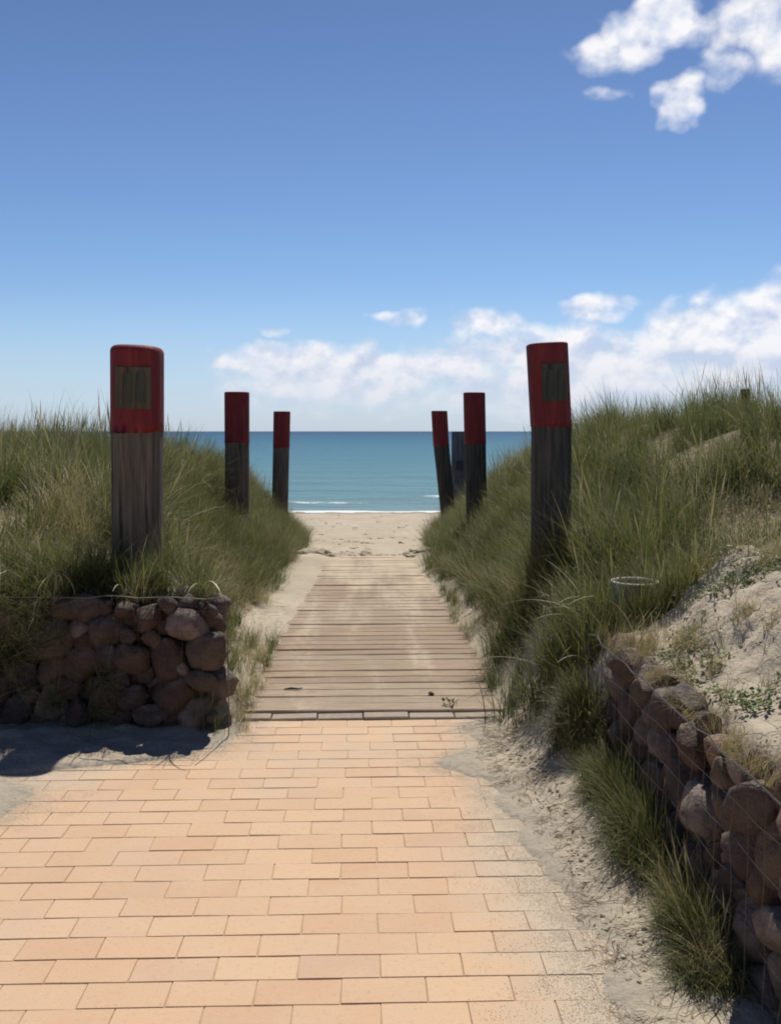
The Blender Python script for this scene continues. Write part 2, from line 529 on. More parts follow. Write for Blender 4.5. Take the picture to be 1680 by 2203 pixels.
def ground_z(x, y):
    x = np.asarray(x, float)
    y = np.asarray(y, float)
    z = base_z(y) - 0.012
    # sand lies a touch over the ends of the boards
    # left dune
    hl = lerp(y, [(4.3, .62), (5.2, .70), (7.5, .92), (9.2, 1.05), (11, .98), (13.5, 1.0), (16.5, 1.18), (18.5, 1.02), (22.5, .0)])
    st = lerp(y, [(4.5, -.56), (5.2, -.62), (6.5, -.78), (11, -.74), (14, -.84), (17, -1.05), (22, -1.7)])
    pw = lerp(y, [(4.5, .34), (5.4, .60), (6.5, 1.1), (8, 1.45), (14, 1.5), (17, 1.55), (22, 2.2)])
    tl = (st - x) / pw
    up = smooth((y - 4.45) / 0.55)
    fade = smooth((22.5 - y) / 6.0)
    extra = lerp(y, [(4.5, .05), (6, .08), (9, .10), (14, .32), (19, .3)]) * smooth((-x - 1.6) / 3.0) + 0.8 * smooth((-x - 6) / 9.0)
    zl = (hl * smooth(tl) + extra * smooth(tl) * fade) * up
    # near the left gabion the fill stands right behind the stones
    inside = (x < -0.62) & (y < 5.3)
    g = 0.63 * smooth((y - (wall_left_y(x) + 0.17)) / 0.10) * smooth((-0.72 - 1.3 * np.clip(y - 4.82, 0, 1) - x) / (0.07 + 1.2 * np.clip(y - 4.82, 0, 1)))
    zl = np.where(x < 0, np.where(inside, np.maximum(np.where(y < wall_left_y(x) + .15, 0, zl * smooth((y - 4.45) / .4)), g), zl), 0)
    # right dune
    hr = lerp(y, [(3.5, .55), (4.2, .50), (6, .62), (8, .88), (10, .86), (13, .84), (16.5, .95), (18.5, .8), (22.5, 0)])
    sr = lerp(y, [(4.0, .74), (4.6, .72), (6, .76), (9, .70), (11, .70), (14, .84), (19, 1.3)])
    pr = lerp(y, [(4.0, .42), (5, .50), (6, .65), (7.5, 1.2), (11, 1.45), (17, 1.9), (22, 2.4)])
    tr = (x - sr) / pr
    exr = lerp(y, [(3, .30), (5, .35), (7, .50), (9, .60), (13, .8), (19, .4)]) * smooth((x - 1.5) / 2.0) + 0.8 * smooth((x - 5) / 9.0)
    zr = hr * smooth(tr) + exr * smooth(tr) * fade
    near = 0.585 * smooth((x - 1.05) / 0.11) + 0.36 * smooth((x - 1.14) / 0.62) + 0.25 * smooth((x - 1.9) / 2.0)
    near = near + 0.11 * smooth((x - 0.62) / 0.38) * smooth((y - 2.2) / 1.6) * (1 - smooth((x - 1.0) / 0.1))
    bl = smooth((y - 3.72) / 0.40)
    zr = np.where(x > 0, near * (1 - bl) + np.maximum(zr, near * smooth((4.6 - y) / .6)) * bl, 0)
    return z + zl + zr


def silt_amount(x, y):
    """height of the blown sand above the paver tops (negative: bricks bare)"""
    edge = lerp(y, [(0, .60), (2.2, .60), (2.6, .63), (3.0, .60), (3.5, .54), (3.85, .50), (4.05, .30), (4.2, .36), (4.32, .56), (4.6, .50), (4.8, .62)])
    a = (x - edge)
    redge = lerp(y, [(3.30, -2.3), (3.45, -1.45), (3.62, -1.32), (3.85, -1.40), (4.0, -1.55), (4.10, -1.15), (4.2, -.80), (4.35, -.64), (4.8, -.60)])
    c = np.where(y > 3.35, (redge - x), -1)
    return np.maximum(a, c)


def axis(lo, hi, fine_lo, fine_hi, step, grow=1.12):
    a = list(np.arange(fine_lo, fine_hi + 1e-6, step))
    s = step
    v = a[-1]
    while v < hi:
        s *= grow
        v += s
        a.append(v)
    s = step
    v = a[0]
    while v > lo:
        s *= grow
        v -= s
        a.insert(0, v)
    return np.array(a)


xs = axis(-400, 400, -2.0, 2.1, 0.022, 1.09)
ys = axis(-120, 70, 1.9, 6.4, 0.022, 1.045)
X, Y = np.meshgrid(xs, ys)
Z = ground_z(X, Y)
SA = silt_amount(X, Y)
SILT = np.zeros_like(X)
VEG = np.zeros_like(X)


def veg_density(x, y):
    """0..1: how much grass grows at x, y"""
    if y > 23 or y < 1.2:
        return 0.0
    nzv = 0.10 * mn.noise(Vector((x * 1.1, y * 1.1, 3.3)))
    if x < 0:
        if y < wall_left_y(x) + 0.22:
            return 0.0
        st = float(lerp(y, [(4.6, -1.0), (5.6, -1.0), (7, -.90), (9, -.78), (12, -.71), (15, -.84), (17, -1.15), (22.5, -2.2)]))
        return float(smooth((st - x + nzv) / 0.22)) * float(smooth((22.5 - y + 6 * nzv) / 2.0))
    if y < 4.1:
        return 0.0
    st = float(lerp(y, [(4.1, 1.22), (4.4, 1.0), (4.7, .90), (6.2, .90), (8, .82), (10, .73), (13, .83), (16, 1.15), (22.5, 2.4)]))
    return float(smooth((x - st + nzv) / 0.20)) * float(smooth((22.5 - y + 6 * nzv) / 2.0))


for i in range(X.shape[0]):
    for j in range(X.shape[1]):
        x, y = X[i, j], Y[i, j]
        if abs(x) < 30 and -6 < y < 45:
            big = fbm(x, y, 0.55, 1.0, 3)
            far_side = min(1.0, max(0.0, (abs(x) - 1.2) / 2.0))
            Z[i, j] += (0.20 + 0.14 * (y > 6.5)) * big * far_side * (1 if y > 4.5 else 0.5)
        if abs(x) < 4 and 1 < y < 22:
            f = fbm(x, y, 7.0, 4.0, 4)
            if x > 1.15 and y < 4.7:
                Z[i, j] += (0.14 * fbm(x, y, 2.6, 5.0, 4) + 0.045 * fbm(x, y, 11.0, 2.0, 3)) * float(smooth((x - 1.15) / .3))
            if 0.70 < x < 1.15 and 3.2 < y < 5:
                Z[i, j] += 0.05 * fbm(x, y, 5.0, 6.0, 4)
            if y < 4.86:
                s = SA[i, j] + 0.11 * fbm(x, y, 5.0, 8.0, 4) + 0.035 * fbm(x, y, 32.0, 3.0, 2)
                lim = max(0.0, min(1.0, (s + 0.02) / 0.30))
                SILT[i, j] = max(0.0, min(1.0, 1.35 - abs(s - 0.03) / 0.16)) if s > -0.05 else 0
                Z[i, j] += -0.004 + (0.021 * min(1.0, max(-0.3, s / 0.05)) + 0.030 * lim * max(f, -.4) + 0.015 * lim) if s > -0.1 else -0.006
            else:
                side = abs(x) - 0.50 - 0.03 * (y - 5) * (-1 if y < 11 else 0) * 0.0
                edge = 0.63 if x > 0 else 0.53
                edge -= 0.19 * min(1, max(0, (y - 6) / 5)) - (.06 if x > 0 else 0)
                s = abs(x) - edge + 0.07 * fbm(x, y, 3.0, 9.0, 3)
                if y < 11.2:
                    tail = max(0.0, (y - 10.3) / .9)
                    Z[i, j] += 0.012 + 0.05 * min(1, max(-0.5, s / 0.18)) + 0.022 * tail + 0.018 * f * max(0, min(1, s / .1 + tail))
                else:
                    Z[i, j] += 0.03 + 0.035 * f + 0.05 * fbm(x, y, 2.2, 6.0, 3)
        elif 11 <= y < 40 and abs(x) < 30:
            Z[i, j] += 0.05 * fbm(x, y, 1.6, 4.0, 3)
        if 4.5 < y < 4.98 and -.82 < x < -.61:
            VEG[i, j] = 1.0
            continue
        if 1.0 < y < 5.2 and (1.02 < x < 1.12 or (x < -.6 and 0.12 < y - float(wall_left_y(x)) < .30)) and (x < 0 or y < 4.0):
            VEG[i, j] = 1.0
            continue
        VEG[i, j] = veg_density(x, y) if abs(x) < 15 else (1.0 if 4.5 < y < 19 else 0.0)
ny, nx = X.shape
verts = np.stack([X, Y, Z], -1).reshape(-1, 3)
idx = np.arange(nx * ny).reshape(ny, nx)
quads = np.stack([idx[:-1, :-1], idx[:-1, 1:], idx[1:, 1:], idx[1:, :-1]], -1).reshape(-1, 4)


def grid_mesh(name, verts, quads, mat):
    me = bpy.data.meshes.new(name)
    me.vertices.add(len(verts))
    me.vertices.foreach_set('co', verts.astype(np.float32).ravel())
    me.loops.add(quads.size)
    me.loops.foreach_set('vertex_index', quads.astype(np.int32).ravel())
    me.polygons.add(len(quads))
    me.polygons.foreach_set('loop_start', np.arange(0, quads.size, 4, dtype=np.int32))
    me.polygons.foreach_set('use_smooth', np.ones(len(quads), bool))
    me.materials.append(mat)
    me.update(calc_edges=True)
    me.validate()
    return me


gm = grid_mesh('ground', verts, quads, M_SAND)
for nm, arr in (('veg', VEG), ('silt', SILT)):
    a = gm.attributes.new(nm, 'FLOAT', 'POINT')
    a.data.foreach_set('value', arr.astype(np.float32).ravel())
obj('ground', gm, kind='structure')


def gz(x, y):
    """terrain height at a point, from the finished grid"""
    j = int(np.clip(np.searchsorted(xs, x) - 1, 0, nx - 2))
    i = int(np.clip(np.searchsorted(ys, y) - 1, 0, ny - 2))
    u = (x - xs[j]) / (xs[j + 1] - xs[j])
    v = (y - ys[i]) / (ys[i + 1] - ys[i])
    return float((Z[i, j] * (1 - u) + Z[i, j + 1] * u) * (1 - v) + (Z[i + 1, j] * (1 - u) + Z[i + 1, j + 1] * u) * v)


# ------------------------------------------------------------------ sea
sxs = axis(-20000, 20000, -30, 30, 0.45, 1.16)
sys_ = axis(28, 40000, 29, 62, 0.12, 1.10)
SX, SY = np.meshgrid(sxs, sys_)
SZ = np.full_like(SX, SEA_Z)
FO = np.zeros_like(SX)
for i in range(SX.shape[0]):
    y = SY[i, 0]
    if y > 200:
        break
    for j in range(SX.shape[1]):
        x = SX[i, j]
        if abs(x) > 200:
            continue
        wob = 0.9 * mn.noise(Vector((x * 0.12, 0, 2))) + 0.35 * mn.noise(Vector((x * 0.5, 0, 9)))
        z = 0
        fo = 0
        for (yc, amp, wd) in ((32.9, .05, .35), (36.6, .17, .55), (39.6, .16, .8), (44, .14, 1.1), (50, .13, 1.5), (58, .12, 2)):
            yc2 = yc + wob * (1 + 0.2 * (yc - 32)) * 0.6
            t = (y - yc2) / wd
            av = 0.55 + 0.9 * mn.noise(Vector((x * 0.10 + yc, yc, 1)))
            z += amp * math.exp(-t * t) * max(0.15, av)
            if yc < 41:
                k = 1.0 if yc < 33 else max(0.10, min(1.0, 0.50 + 1.9 * mn.noise(Vector((x * 0.13 + yc, yc * 3, 5)))))
                tt = (y - yc2 + 0.2) / (wd * (0.9 if yc < 33 else .75))
                fo = max(fo, k * math.exp(-tt * tt))
        z += 0.035 * mn.noise(Vector((x * 0.35, y * 0.9, 4))) * min(1, (y - 30) / 8)
        SZ[i, j] += z
        FO[i, j] = fo
sidx = np.arange(SX.size).reshape(SX.shape)
sq = np.stack([sidx[:-1, :-1], sidx[:-1, 1:], sidx[1:, 1:], sidx[1:, :-1]], -1).reshape(-1, 4)
sm = grid_mesh('sea', np.stack([SX, SY, SZ], -1).reshape(-1, 3), sq, M_SEA)
a = sm.attributes.new('foam', 'FLOAT', 'POINT')
a.data.foreach_set('value', FO.astype(np.float32).ravel())
obj('sea', sm, kind='structure')

# ------------------------------------------------------------------ brick pavement
BL, BW, BT = 0.230, 0.115, 0.06
JT = 0.0020
pv, pf = box_arrays(9.0, 7.78, 0.05)
M_BED, n, b = material('joint_sand', 0.95, 0.1)
n.set(b.inputs['Base Color'], n.mix(n.noise(world_pos(n), 40, 4), (0.38, 0.27, 0.17), (0.52, 0.39, 0.26)))
pavement = obj('pavement', mesh_from('pavement_bed', pv, pf, M_BED), None, (0, 4.74 - 7.78 / 2, -0.0292), kind='structure')
bvs = []
for k in range(5):
    v, f = box_arrays(BL - JT, BW - JT, BT, 0.0018)
    v = [(p[0] + rnd.uniform(-.0012, .0012), p[1] + rnd.uniform(-.0012, .0012), p[2] + (rnd.uniform(-.0012, .0012) if p[2] > 0 else 0)) for p in v]
    bvs.append(mesh_from('brick', v, f, M_BRICK))
pinv = Vector(pavement.location)
rest = MB()
nb = 0
row = 0
y = 4.74 - BW / 2
cand = []
while y > -2.8:
    off = (row % 2) * BL / 2 + rnd.uniform(-0.012, 0.012)
    for k in range(-18, 19):
        x = k * BL + off + 0.03
        cx = x + 0.0065 * (4.7 - y)
        s = float(silt_amount(cx, y))
        zt = 0.0018 * mn.noise(Vector((cx * 2.2, y * 2.2, 0))) + rnd.uniform(-.0005, .0005) - (.0012 if rnd.random() < .06 else 0)
        p = (cx, y + rnd.uniform(-.001, .001), -BT / 2 + zt)
        rr = (rnd.gauss(0, .003), rnd.gauss(0, .002), rnd.gauss(0, .003))
        left_lim = -(0.46 * y + .12)
        vis = (2.12 < y) and (left_lim < cx < 0.86) and s < 0.22 and not (y > 4.2 and cx < -.75)
        if vis and nb < 298:
            obj('brick', bvs[rnd.randrange(5)], pavement, Vector(p) - pinv, rr)
            nb += 1
        elif s < 0.6 and abs(cx) < 4.2 and not (y > 4.4 and cx < -.6):
            v, f = box_arrays(BL - JT, BW - JT, BT, 0.0018)
            rest.add(v, f, Matrix.Translation(Vector(p) - pinv) @ Euler(rr).to_matrix().to_4x4())
    row += 1
    y -= BW
obj('paver_field', rest.mesh('paver_field', M_BRICK), pavement, kind='stuff')
print('bricks', nb)

# ------------------------------------------------------------------ boardwalk
board = empty('boardwalk', (0.06, 4.78, 0), kind='structure')
bi = Vector(board.location)
# grey edging pavers between bricks and boards
ev, ef = box_arrays(0.234, 0.084, 0.07, 0.004)
em = mesh_from('edging_paver', ev, ef, M_EDGE)
for k in range(8):
    obj('edging_paver', em, board, Vector((-0.66 + k * 0.240 + .06, 4.782 + rnd.uniform(-.001, .001), -0.021 + rnd.uniform(-.003, .003))) - bi,
        (rnd.gauss(0, .01), rnd.gauss(0, .01), rnd.gauss(0, .01)))
pms = []
for k in range(4):
    L = 1.56
    v = []
    f = []
    nseg = 6
    for i in range(nseg + 1):
        xx = -L / 2 + L * i / nseg
        dz = 0.002 * rnd.uniform(-1, 1)
        for (yy_, zz) in ((-.064, -.018), (-.064, .013), (-.059, .018), (.059, .018), (.064, .013), (.064, -.018)):
            v.append((xx, yy_ + rnd.uniform(-.0012, .0012), zz + dz))
    for i in range(nseg):
        for q in range(6):
            a0 = i * 6 + q
            b0 = i * 6 + (q + 1) % 6
            f.append((a0, a0 + 6, b0 + 6, b0))
    f.append(tuple(range(6)))
    f.append(tuple(nseg * 6 + q for q in range(6))[::-1])
    pms.append(mesh_from('plank', v, f, M_PLANK))
yy_ = 4.893
k = 0
while yy_ < 10.95:
    obj('plank', pms[rnd.randrange(4)], board,
        Vector((0.06 + rnd.uniform(-.02, .02), yy_, 0.004 + rnd.uniform(-.003, .003))) - bi,
        (rnd.gauss(0, .006), rnd.gauss(0, .002), rnd.gauss(0, .003)))
    yy_ += 0.139 + rnd.uniform(-.002, .003)
for sx_ in (-0.5, 0.6):
    v, f = box_arrays(0.09, 6.1, 0.09)
    obj('bearer', mesh_from('bearer', v, f, M_LOG), board, Vector((sx_, 7.95, -0.062)) - bi)


# ------------------------------------------------------------------ log posts
def log_mesh(name, r, z0, z1, lean, bend, seed, mat, cap_round=0.03, nr=44, na=40, ex=2.7, grow=0.0, facets=1.0, tilt=0.0, base0=None):
    """A squared-off log from z0 to z1 (local z); lean = offset per metre, bend(z) = extra sideways shift."""
    v = []
    f = []
    zs = list(np.linspace(z0, z1 - cap_round, nr))
    prof = [1.0] * nr
    for t in (0.25, 0.5, 0.75, 1.0):
        zs.append(z1 - cap_round + cap_round * math.sin(t * math.pi / 2))
        prof.append(1 - (cap_round / r) * (1 - math.cos(t * math.pi / 2)))
    for z, p in zip(zs, prof):
        cx, cy = bend(z)
        for j in range(na):
            a = 2 * math.pi * j / na
            c, s = math.cos(a), math.sin(a)
            k = (abs(c) ** ex + abs(s) ** ex) ** (-1 / ex)
            rr = r * k * p
            rr *= 1 + facets * (0.030 * mn.noise(Vector((c * 1.3 + seed, s * 1.3, z * 1.1))) + 0.020 * mn.noise(Vector((c * 7 + seed, s * 7, z * 0.9))))
            rr += grow
            if grow and z < z0 + .03:
                z = z0 + .018 * mn.noise(Vector((c * 4 + seed, s * 4, 3))) + .010 * mn.noise(Vector((c * 14 + seed, s * 14, 3))) + (z - z0) * .2
            zz = z + (tilt * c * r if p < 1 or z >= z1 - cap_round * 1.01 else 0)
            v.append((cx + rr * c, cy + rr * s, zz))
    m = len(zs)
    for i in range(m - 1):
        for j in range(na):
            f.append((i * na + j, i * na + (j + 1) % na, (i + 1) * na + (j + 1) % na, (i + 1) * na + j))
    f.append(tuple(range(na))[::-1])
    f.append(tuple((m - 1) * na + j for j in range(na)))
    me = mesh_from(name, v, f, mat, True)
    me.polygons[-1].use_smooth = False
    return me


POSTS = [
    # x, y, base z, top z, radius, band length, bend(z) of x, wood, label
    (-1.235, 5.20, -.3, 1.965, .135, .468, lambda z: 0.015 * (z - 1.9), M_LOG, .035, -.03,
     'thick weathered red-topped post with an olive-brown carved plaque, behind the left stone wall'),
    (-1.425, 10.7, -.3, 1.945, .136, .57, lambda z: 0.01 * (z - 1.9), M_LOG, .014, 0,
     'slimmer-looking red-topped post in the left grass, between the plaque post and the farthest left one'),
    (-1.36, 15.8, -.6, 1.835, .136, .61, lambda z: 0.03 * (z - 1.6), M_LOG, .014, 0,
     'farthest red-topped post on the left side, near the grass edge before the beach'),
    (1.215, 6.0, -.3, 2.06, .126, .53, lambda z: -0.015 * (z - 1.6) - 0.05 * max(0, z - 1.5), M_LOGD, .014, .05,
     'thick dark red-topped post with a grey-green plaque, at the foot of the right dune'),
    (1.325, 11.0, -.3, 1.955, .124, .60, lambda z: -0.03 * (z - 1.6), M_LOGD, .012, 0,
     'straight dark red-topped post on the right, just left of the thick plaque post'),
    (1.365, 15.8, -.6, 1.845, .132, .60, lambda z: -0.11 * (z - 1.0) if z < 1.3 else -0.033 - 0.06 * (z - 1.3), M_LOGD, .012, 0,
     'crooked leaning red-topped post, farthest one on the right side'),
]
for i, (x, y, zb, zt, r, bl, bd, wm, capr, tilt, lab) in enumerate(POSTS):
    z0 = gz(x, y) - 0.3
    root = empty('path_post', (x, y, z0), label=lab, category='post', group='red-topped log posts lining the beach path')
    bend = (lambda bd, z0: (lambda z: (bd(z + z0), 0.0)))(bd, z0)
    hb = zt - z0
    sh = log_mesh('shaft', r, 0, hb - bl + 0.02, 0, bend, i * 3.7, wm, 0.004)
    obj('shaft', sh, root)
    bm_ = log_mesh('painted_top', r, hb - bl, hb, 0, bend, i * 3.7, M_RED, capr, nr=16, grow=0.004, tilt=tilt)
    pt = obj('painted_top', bm_, root)
    if i in (0, 3):
        # plaque let into the front face
        w, hgt, top = (0.190, 0.222, 0.122) if i == 0 else (0.160, 0.235, 0.135)
        ox = 0.012 if i == 0 else 0.012
        ang = 0.0 if i == 0 else 0.10
        cxp, _ = bend(hb - top - hgt / 2)
        v, f = box_arrays(w, 0.022, hgt, 0)
        m_ = MB()
        m_.add(v, f)
        loc = (cxp + ox, -r * 0.985 - 0.002, hb - top - hgt / 2)
        pl = obj('plaque', m_.mesh('plaque', M_PLAQ if i == 0 else M_PLAQG), root, loc, (0, 0.02 if i == 0 else -.04, ang))
        # two upright shapes carved on it, in low relief
        for sx_, ww, hh_, dz in ((-0.028, 0.050, 0.17, -.004), (0.040, 0.056, 0.172, 0.006)):
            k = MB()
            q = []
            for t in range(12):
                a = 2 * math.pi * t / 12
                c, s = math.cos(a), math.sin(a)
                q.append((math.copysign(abs(c) ** .45, c) * ww / 2 * (1 + .18 * s * (1 if sx_ < 0 else -1)), math.copysign(abs(s) ** .45, s) * hh_ / 2))
            vv = [(a, -0.0135, b_) for a, b_ in q] + [(a, -0.009, b_) for a, b_ in q]
            ff = [tuple(range(12))] + [(t, 12 + t, 12 + (t + 1) % 12, (t + 1) % 12) for t in range(12)]
            k.add(vv, ff)
            obj('relief', k.mesh('relief', M_RELIEF), pl, (sx_, 0, dz))
        # painted frame pieces left and right proud of the plaque
    for ob in (sh, bm_):
        pass

# weathered grey post beyond the last pair, with a dark fitting on it
gx, gy = 1.98, 19.0
g0 = gz(gx, gy) - 0.3
root = empty('marker_post', (gx, gy, g0), label='blue-grey unpainted post at the beach, half hidden behind the right-hand red-topped posts', category='post')
obj('shaft', log_mesh('shaft', .165, 0, 1.50 - g0, 0, lambda z: (0, 0), 21.0, M_LOGG, .012), root)
v, f = box_arrays(.13, .06, .17, .01)
obj('bracket', mesh_from('bracket', v, f, M_DARK), root, (-.03, -.19, .80 - g0))

# small dark stake on the crest of the right dune
kx, ky = 3.36, 8.2
k0 = gz(kx, ky) - .2
root = empty('stake', (kx, ky, k0), label='small dark stake sticking up out of the grass on the right dune crest', category='stake')
obj('shaft', log_mesh('shaft', .035, 0, 1.87 - k0, 0, lambda z: (-0.06 * (z - 1), 0), 30.0, M_LOGD, .01, nr=10, na=12), root)
obj('cap', log_mesh('cap', .037, 1.87 - k0 - .06, 1.875 - k0, 0, lambda z: (-0.06 * (z - 1), 0), 30.0, M_DARK, .012, nr=4, na=12, grow=.003), root)


# ------------------------------------------------------------------ gabions
def stone_meshes(k, seed0):
    import bmesh
    res = []
    for s in range(k):
        bm = bmesh.new()
        bmesh.ops.create_icosphere(bm, subdivisions=3, radius=1.0)
        o = Vector((s * 5.3 + seed0, s * 2.1, 1.0))
        planes = [(Vector((rnd.gauss(0, 1), rnd.gauss(0, 1), rnd.gauss(0, 1))).normalized(), rnd.uniform(.52, .84)) for _ in range(11)]
        for v in bm.verts:
            d = v.co.normalized()
            rr = 1 + 0.24 * mn.noise(d * 1.2 + o) + 0.09 * mn.noise(d * 3.4 + o) + 0.035 * mn.noise(d * 9 + o)
            p = d * rr
            for nrm, dd in planes:                      # worn flat faces of a split cobble
                ex = p.dot(nrm) - dd
                if ex > 0:
                    p -= nrm * ex * 0.86
            v.co = p * 1.13
        me = bpy.data.meshes.new('stone')
        bm.to_mesh(me)
        bm.free()
        me.materials.append(M_STONE)
        me.polygons.foreach_set('use_smooth', [True] * len(me.polygons))
        res.append(me)
    return res


STONES = stone_meshes(12, 2.0)


def pack_face(u0, u1, h, rbig, rsmall, tries=2600, touch=.86, z0=0.0):
    """rubble on a face, big stones first, smaller ones in the gaps: (u, z, half width, half height, spin)"""
    out_ = []
    for t in range(tries):
        q = t / tries
        r = rbig * (1 - q) ** 1.3 + rsmall * (1 - (1 - q) ** 1.3)
        r *= rnd.uniform(.85, 1.1)
        asp = rnd.uniform(.68, 1.0)
        u, z = rnd.uniform(u0 + r * .8, u1 - r * .8), z0 + rnd.uniform(r * .7, h - r * .75)
        if all((u - a[0]) ** 2 + (z - a[1]) ** 2 > ((r + a[5]) * touch) ** 2 for a in out_):
            out_.append((u, z, r * 1.31 * rnd.uniform(.9, 1.12), r * 1.28 * asp, rnd.gauss(0, .6), r))
    return out_


def put_stone(parent, pos, ax, half, spin):
    """ax: rotation (z) of the face; half = (along, depth, up); spin turns the stone in its face"""
    M = Matrix.Rotation(ax + rnd.gauss(0, .15), 3, 'Z') @ Matrix.Rotation(rnd.gauss(0, .15), 3, 'X') @ Matrix.Rotation(spin, 3, 'Y')
    return obj('stone', STONES[rnd.randrange(len(STONES))], parent, pos, M.to_euler(), half)


# left gabion: its face looks towards the camera
gl = empty('gabion_wall', (0, 0, 0), label='low dark wall of wire-caged stones on the left, in its own shade under overhanging grass', category='stone wall',
           group='gabion walls beside the beach path')
gl.location = (-0.68, 4.50, 0)
HL = 0.68


def place_l(q, depth, hd):
    u, z, hu, hz_, spin = q[:5]
    return put_stone(gl, (-u, 0.10 * u + depth, z), -0.10, (hu, hd, hz_), spin)


for q in pack_face(0.035, 2.4, HL, .084, .030):
    place_l(q, 0.09 + rnd.uniform(-.015, .02), q[2] * .80)
for q in pack_face(.02, .30, HL, .078, .05, 400):
    place_l(q, 0.27, .09)
for q in pack_face(.05, 2.4, HL - .06, .09, .06, 500):
    place_l(q, 0.19, .09)
# right gabion: its face looks towards the path
gr = empty('gabion_wall', (1.0, 3.95, 0), label='reddish stone wall in a wire cage on the right, topped by a bare sandy bank', category='stone wall',
           group='gabion walls beside the beach path')
HR = 0.62


def place_r(q, depth, hd):
    u, z, hu, hz_, spin = q[:5]
    return put_stone(gr, (depth, -u, z), math.pi / 2, (hu, hd, hz_), spin + (1.2 if rnd.random() < .35 else 0))


for q in pack_face(0.0, 2.6, HR, .078, .030, 3200):
    place_r(q, 0.095 + rnd.uniform(-.02, .025), q[2] * .80)
for q in pack_face(0.0, 2.6, .20, .060, .04, 160, z0=HR - .22, touch=1.05):
    place_r(q, 0.22, .07)
for q in pack_face(.05, 2.7, HR - .08, .10, .05, 700):
    place_r(q, 0.19, .09)
for q in pack_face(-.03, .24, HR, .085, .05, 300):
    place_r(q, 0.27, .09)
print('stones', len(gl.children), len(gr.children))


def cage(parent, to_local, length, h, depth, name='wire_mesh'):
    m = MB()
    st = 0.105
    k = int(length / st)
    jit = lambda a: rnd.uniform(-a, a)
    for i in range(k + 1):                             # uprights on the face, then over the top
        u = i * st
        m.tube([to_local(u + jit(.008), -.012 - abs(jit(.012)), t * h / 6) for t in range(7)] + [to_local(u, depth * .5, h + .012)], .0008, 4)
    for j in range(int(h / st) + 1):
        z = j * st
        m.tube([to_local(t * length / 24, -.014 - abs(jit(.012)), z + jit(.006)) for t in range(25)], .0008, 4)
    obj(name, m.mesh(name, M_WIRE), parent)
    e = MB()
    e.tube([to_local(t * length / 30, -.018 + jit(.008), h + .008 + jit(.010)) for t in range(31)], .0028, 5)
    obj('edge_wire', e.mesh('edge_wire', M_WIRE), parent)
    e = MB()
    e.tube([to_local(-.02 + jit(.004), -.016, t * h / 8) for t in range(9)], .003, 5)
    obj('edge_wire', e.mesh('edge_wire', M_WIRE), parent)


cage(gl, lambda u, d, z: (-u, .10 * u + d, z), 2.5, HL, .3)
cage(gr, lambda u, d, z: (d, -u, z), 3.2, HR, .3)

# ------------------------------------------------------------------ open metal bin by the right wall
bx_, by_ = 1.315, 4.42
bz_ = gz(bx_, by_) - .12
zr_ = 0.775
root = empty('metal_bin', (bx_, by_, bz_), label='open grey metal bin with a pale round rim, sunk in the right dune grass', category='bin')
k = MB()
na = 32
Hb = zr_ - bz_
v = []
f = []
for (rad, z) in ((.090, 0), (.098, Hb * .5), (.101, Hb), (.097, Hb), (.094, Hb * .5), (.086, .02)):
    for j in range(na):
        a = 2 * math.pi * j / na
        v.append((rad * math.cos(a), rad * math.sin(a), z))
for i in range(5):
    for j in range(na):
        f.append((i * na + j, i * na + (j + 1) % na, (i + 1) * na + (j + 1) % na, (i + 1) * na + j))
f.append(tuple(5 * na + j for j in range(na)))
f.append(tuple(range(na))[::-1])
k.add(v, f)
obj('body', k.mesh('body', M_METAL, True), root)
k = MB()
v = []
f = []
for j in range(na):
    a = 2 * math.pi * j / na
    for t in range(8):
        b_ = 2 * math.pi * t / 8
        rr = .110 + .008 * math.cos(b_)
        v.append((rr * math.cos(a), rr * math.sin(a), Hb + .006 * math.sin(b_)))
for j in range(na):
    for t in range(8):
        f.append((j * 8 + t, ((j + 1) % na) * 8 + t, ((j + 1) % na) * 8 + (t + 1) % 8, j * 8 + (t + 1) % 8))
k.add(v, f)
obj('rim', k.mesh('rim', M_RIM, True), root)


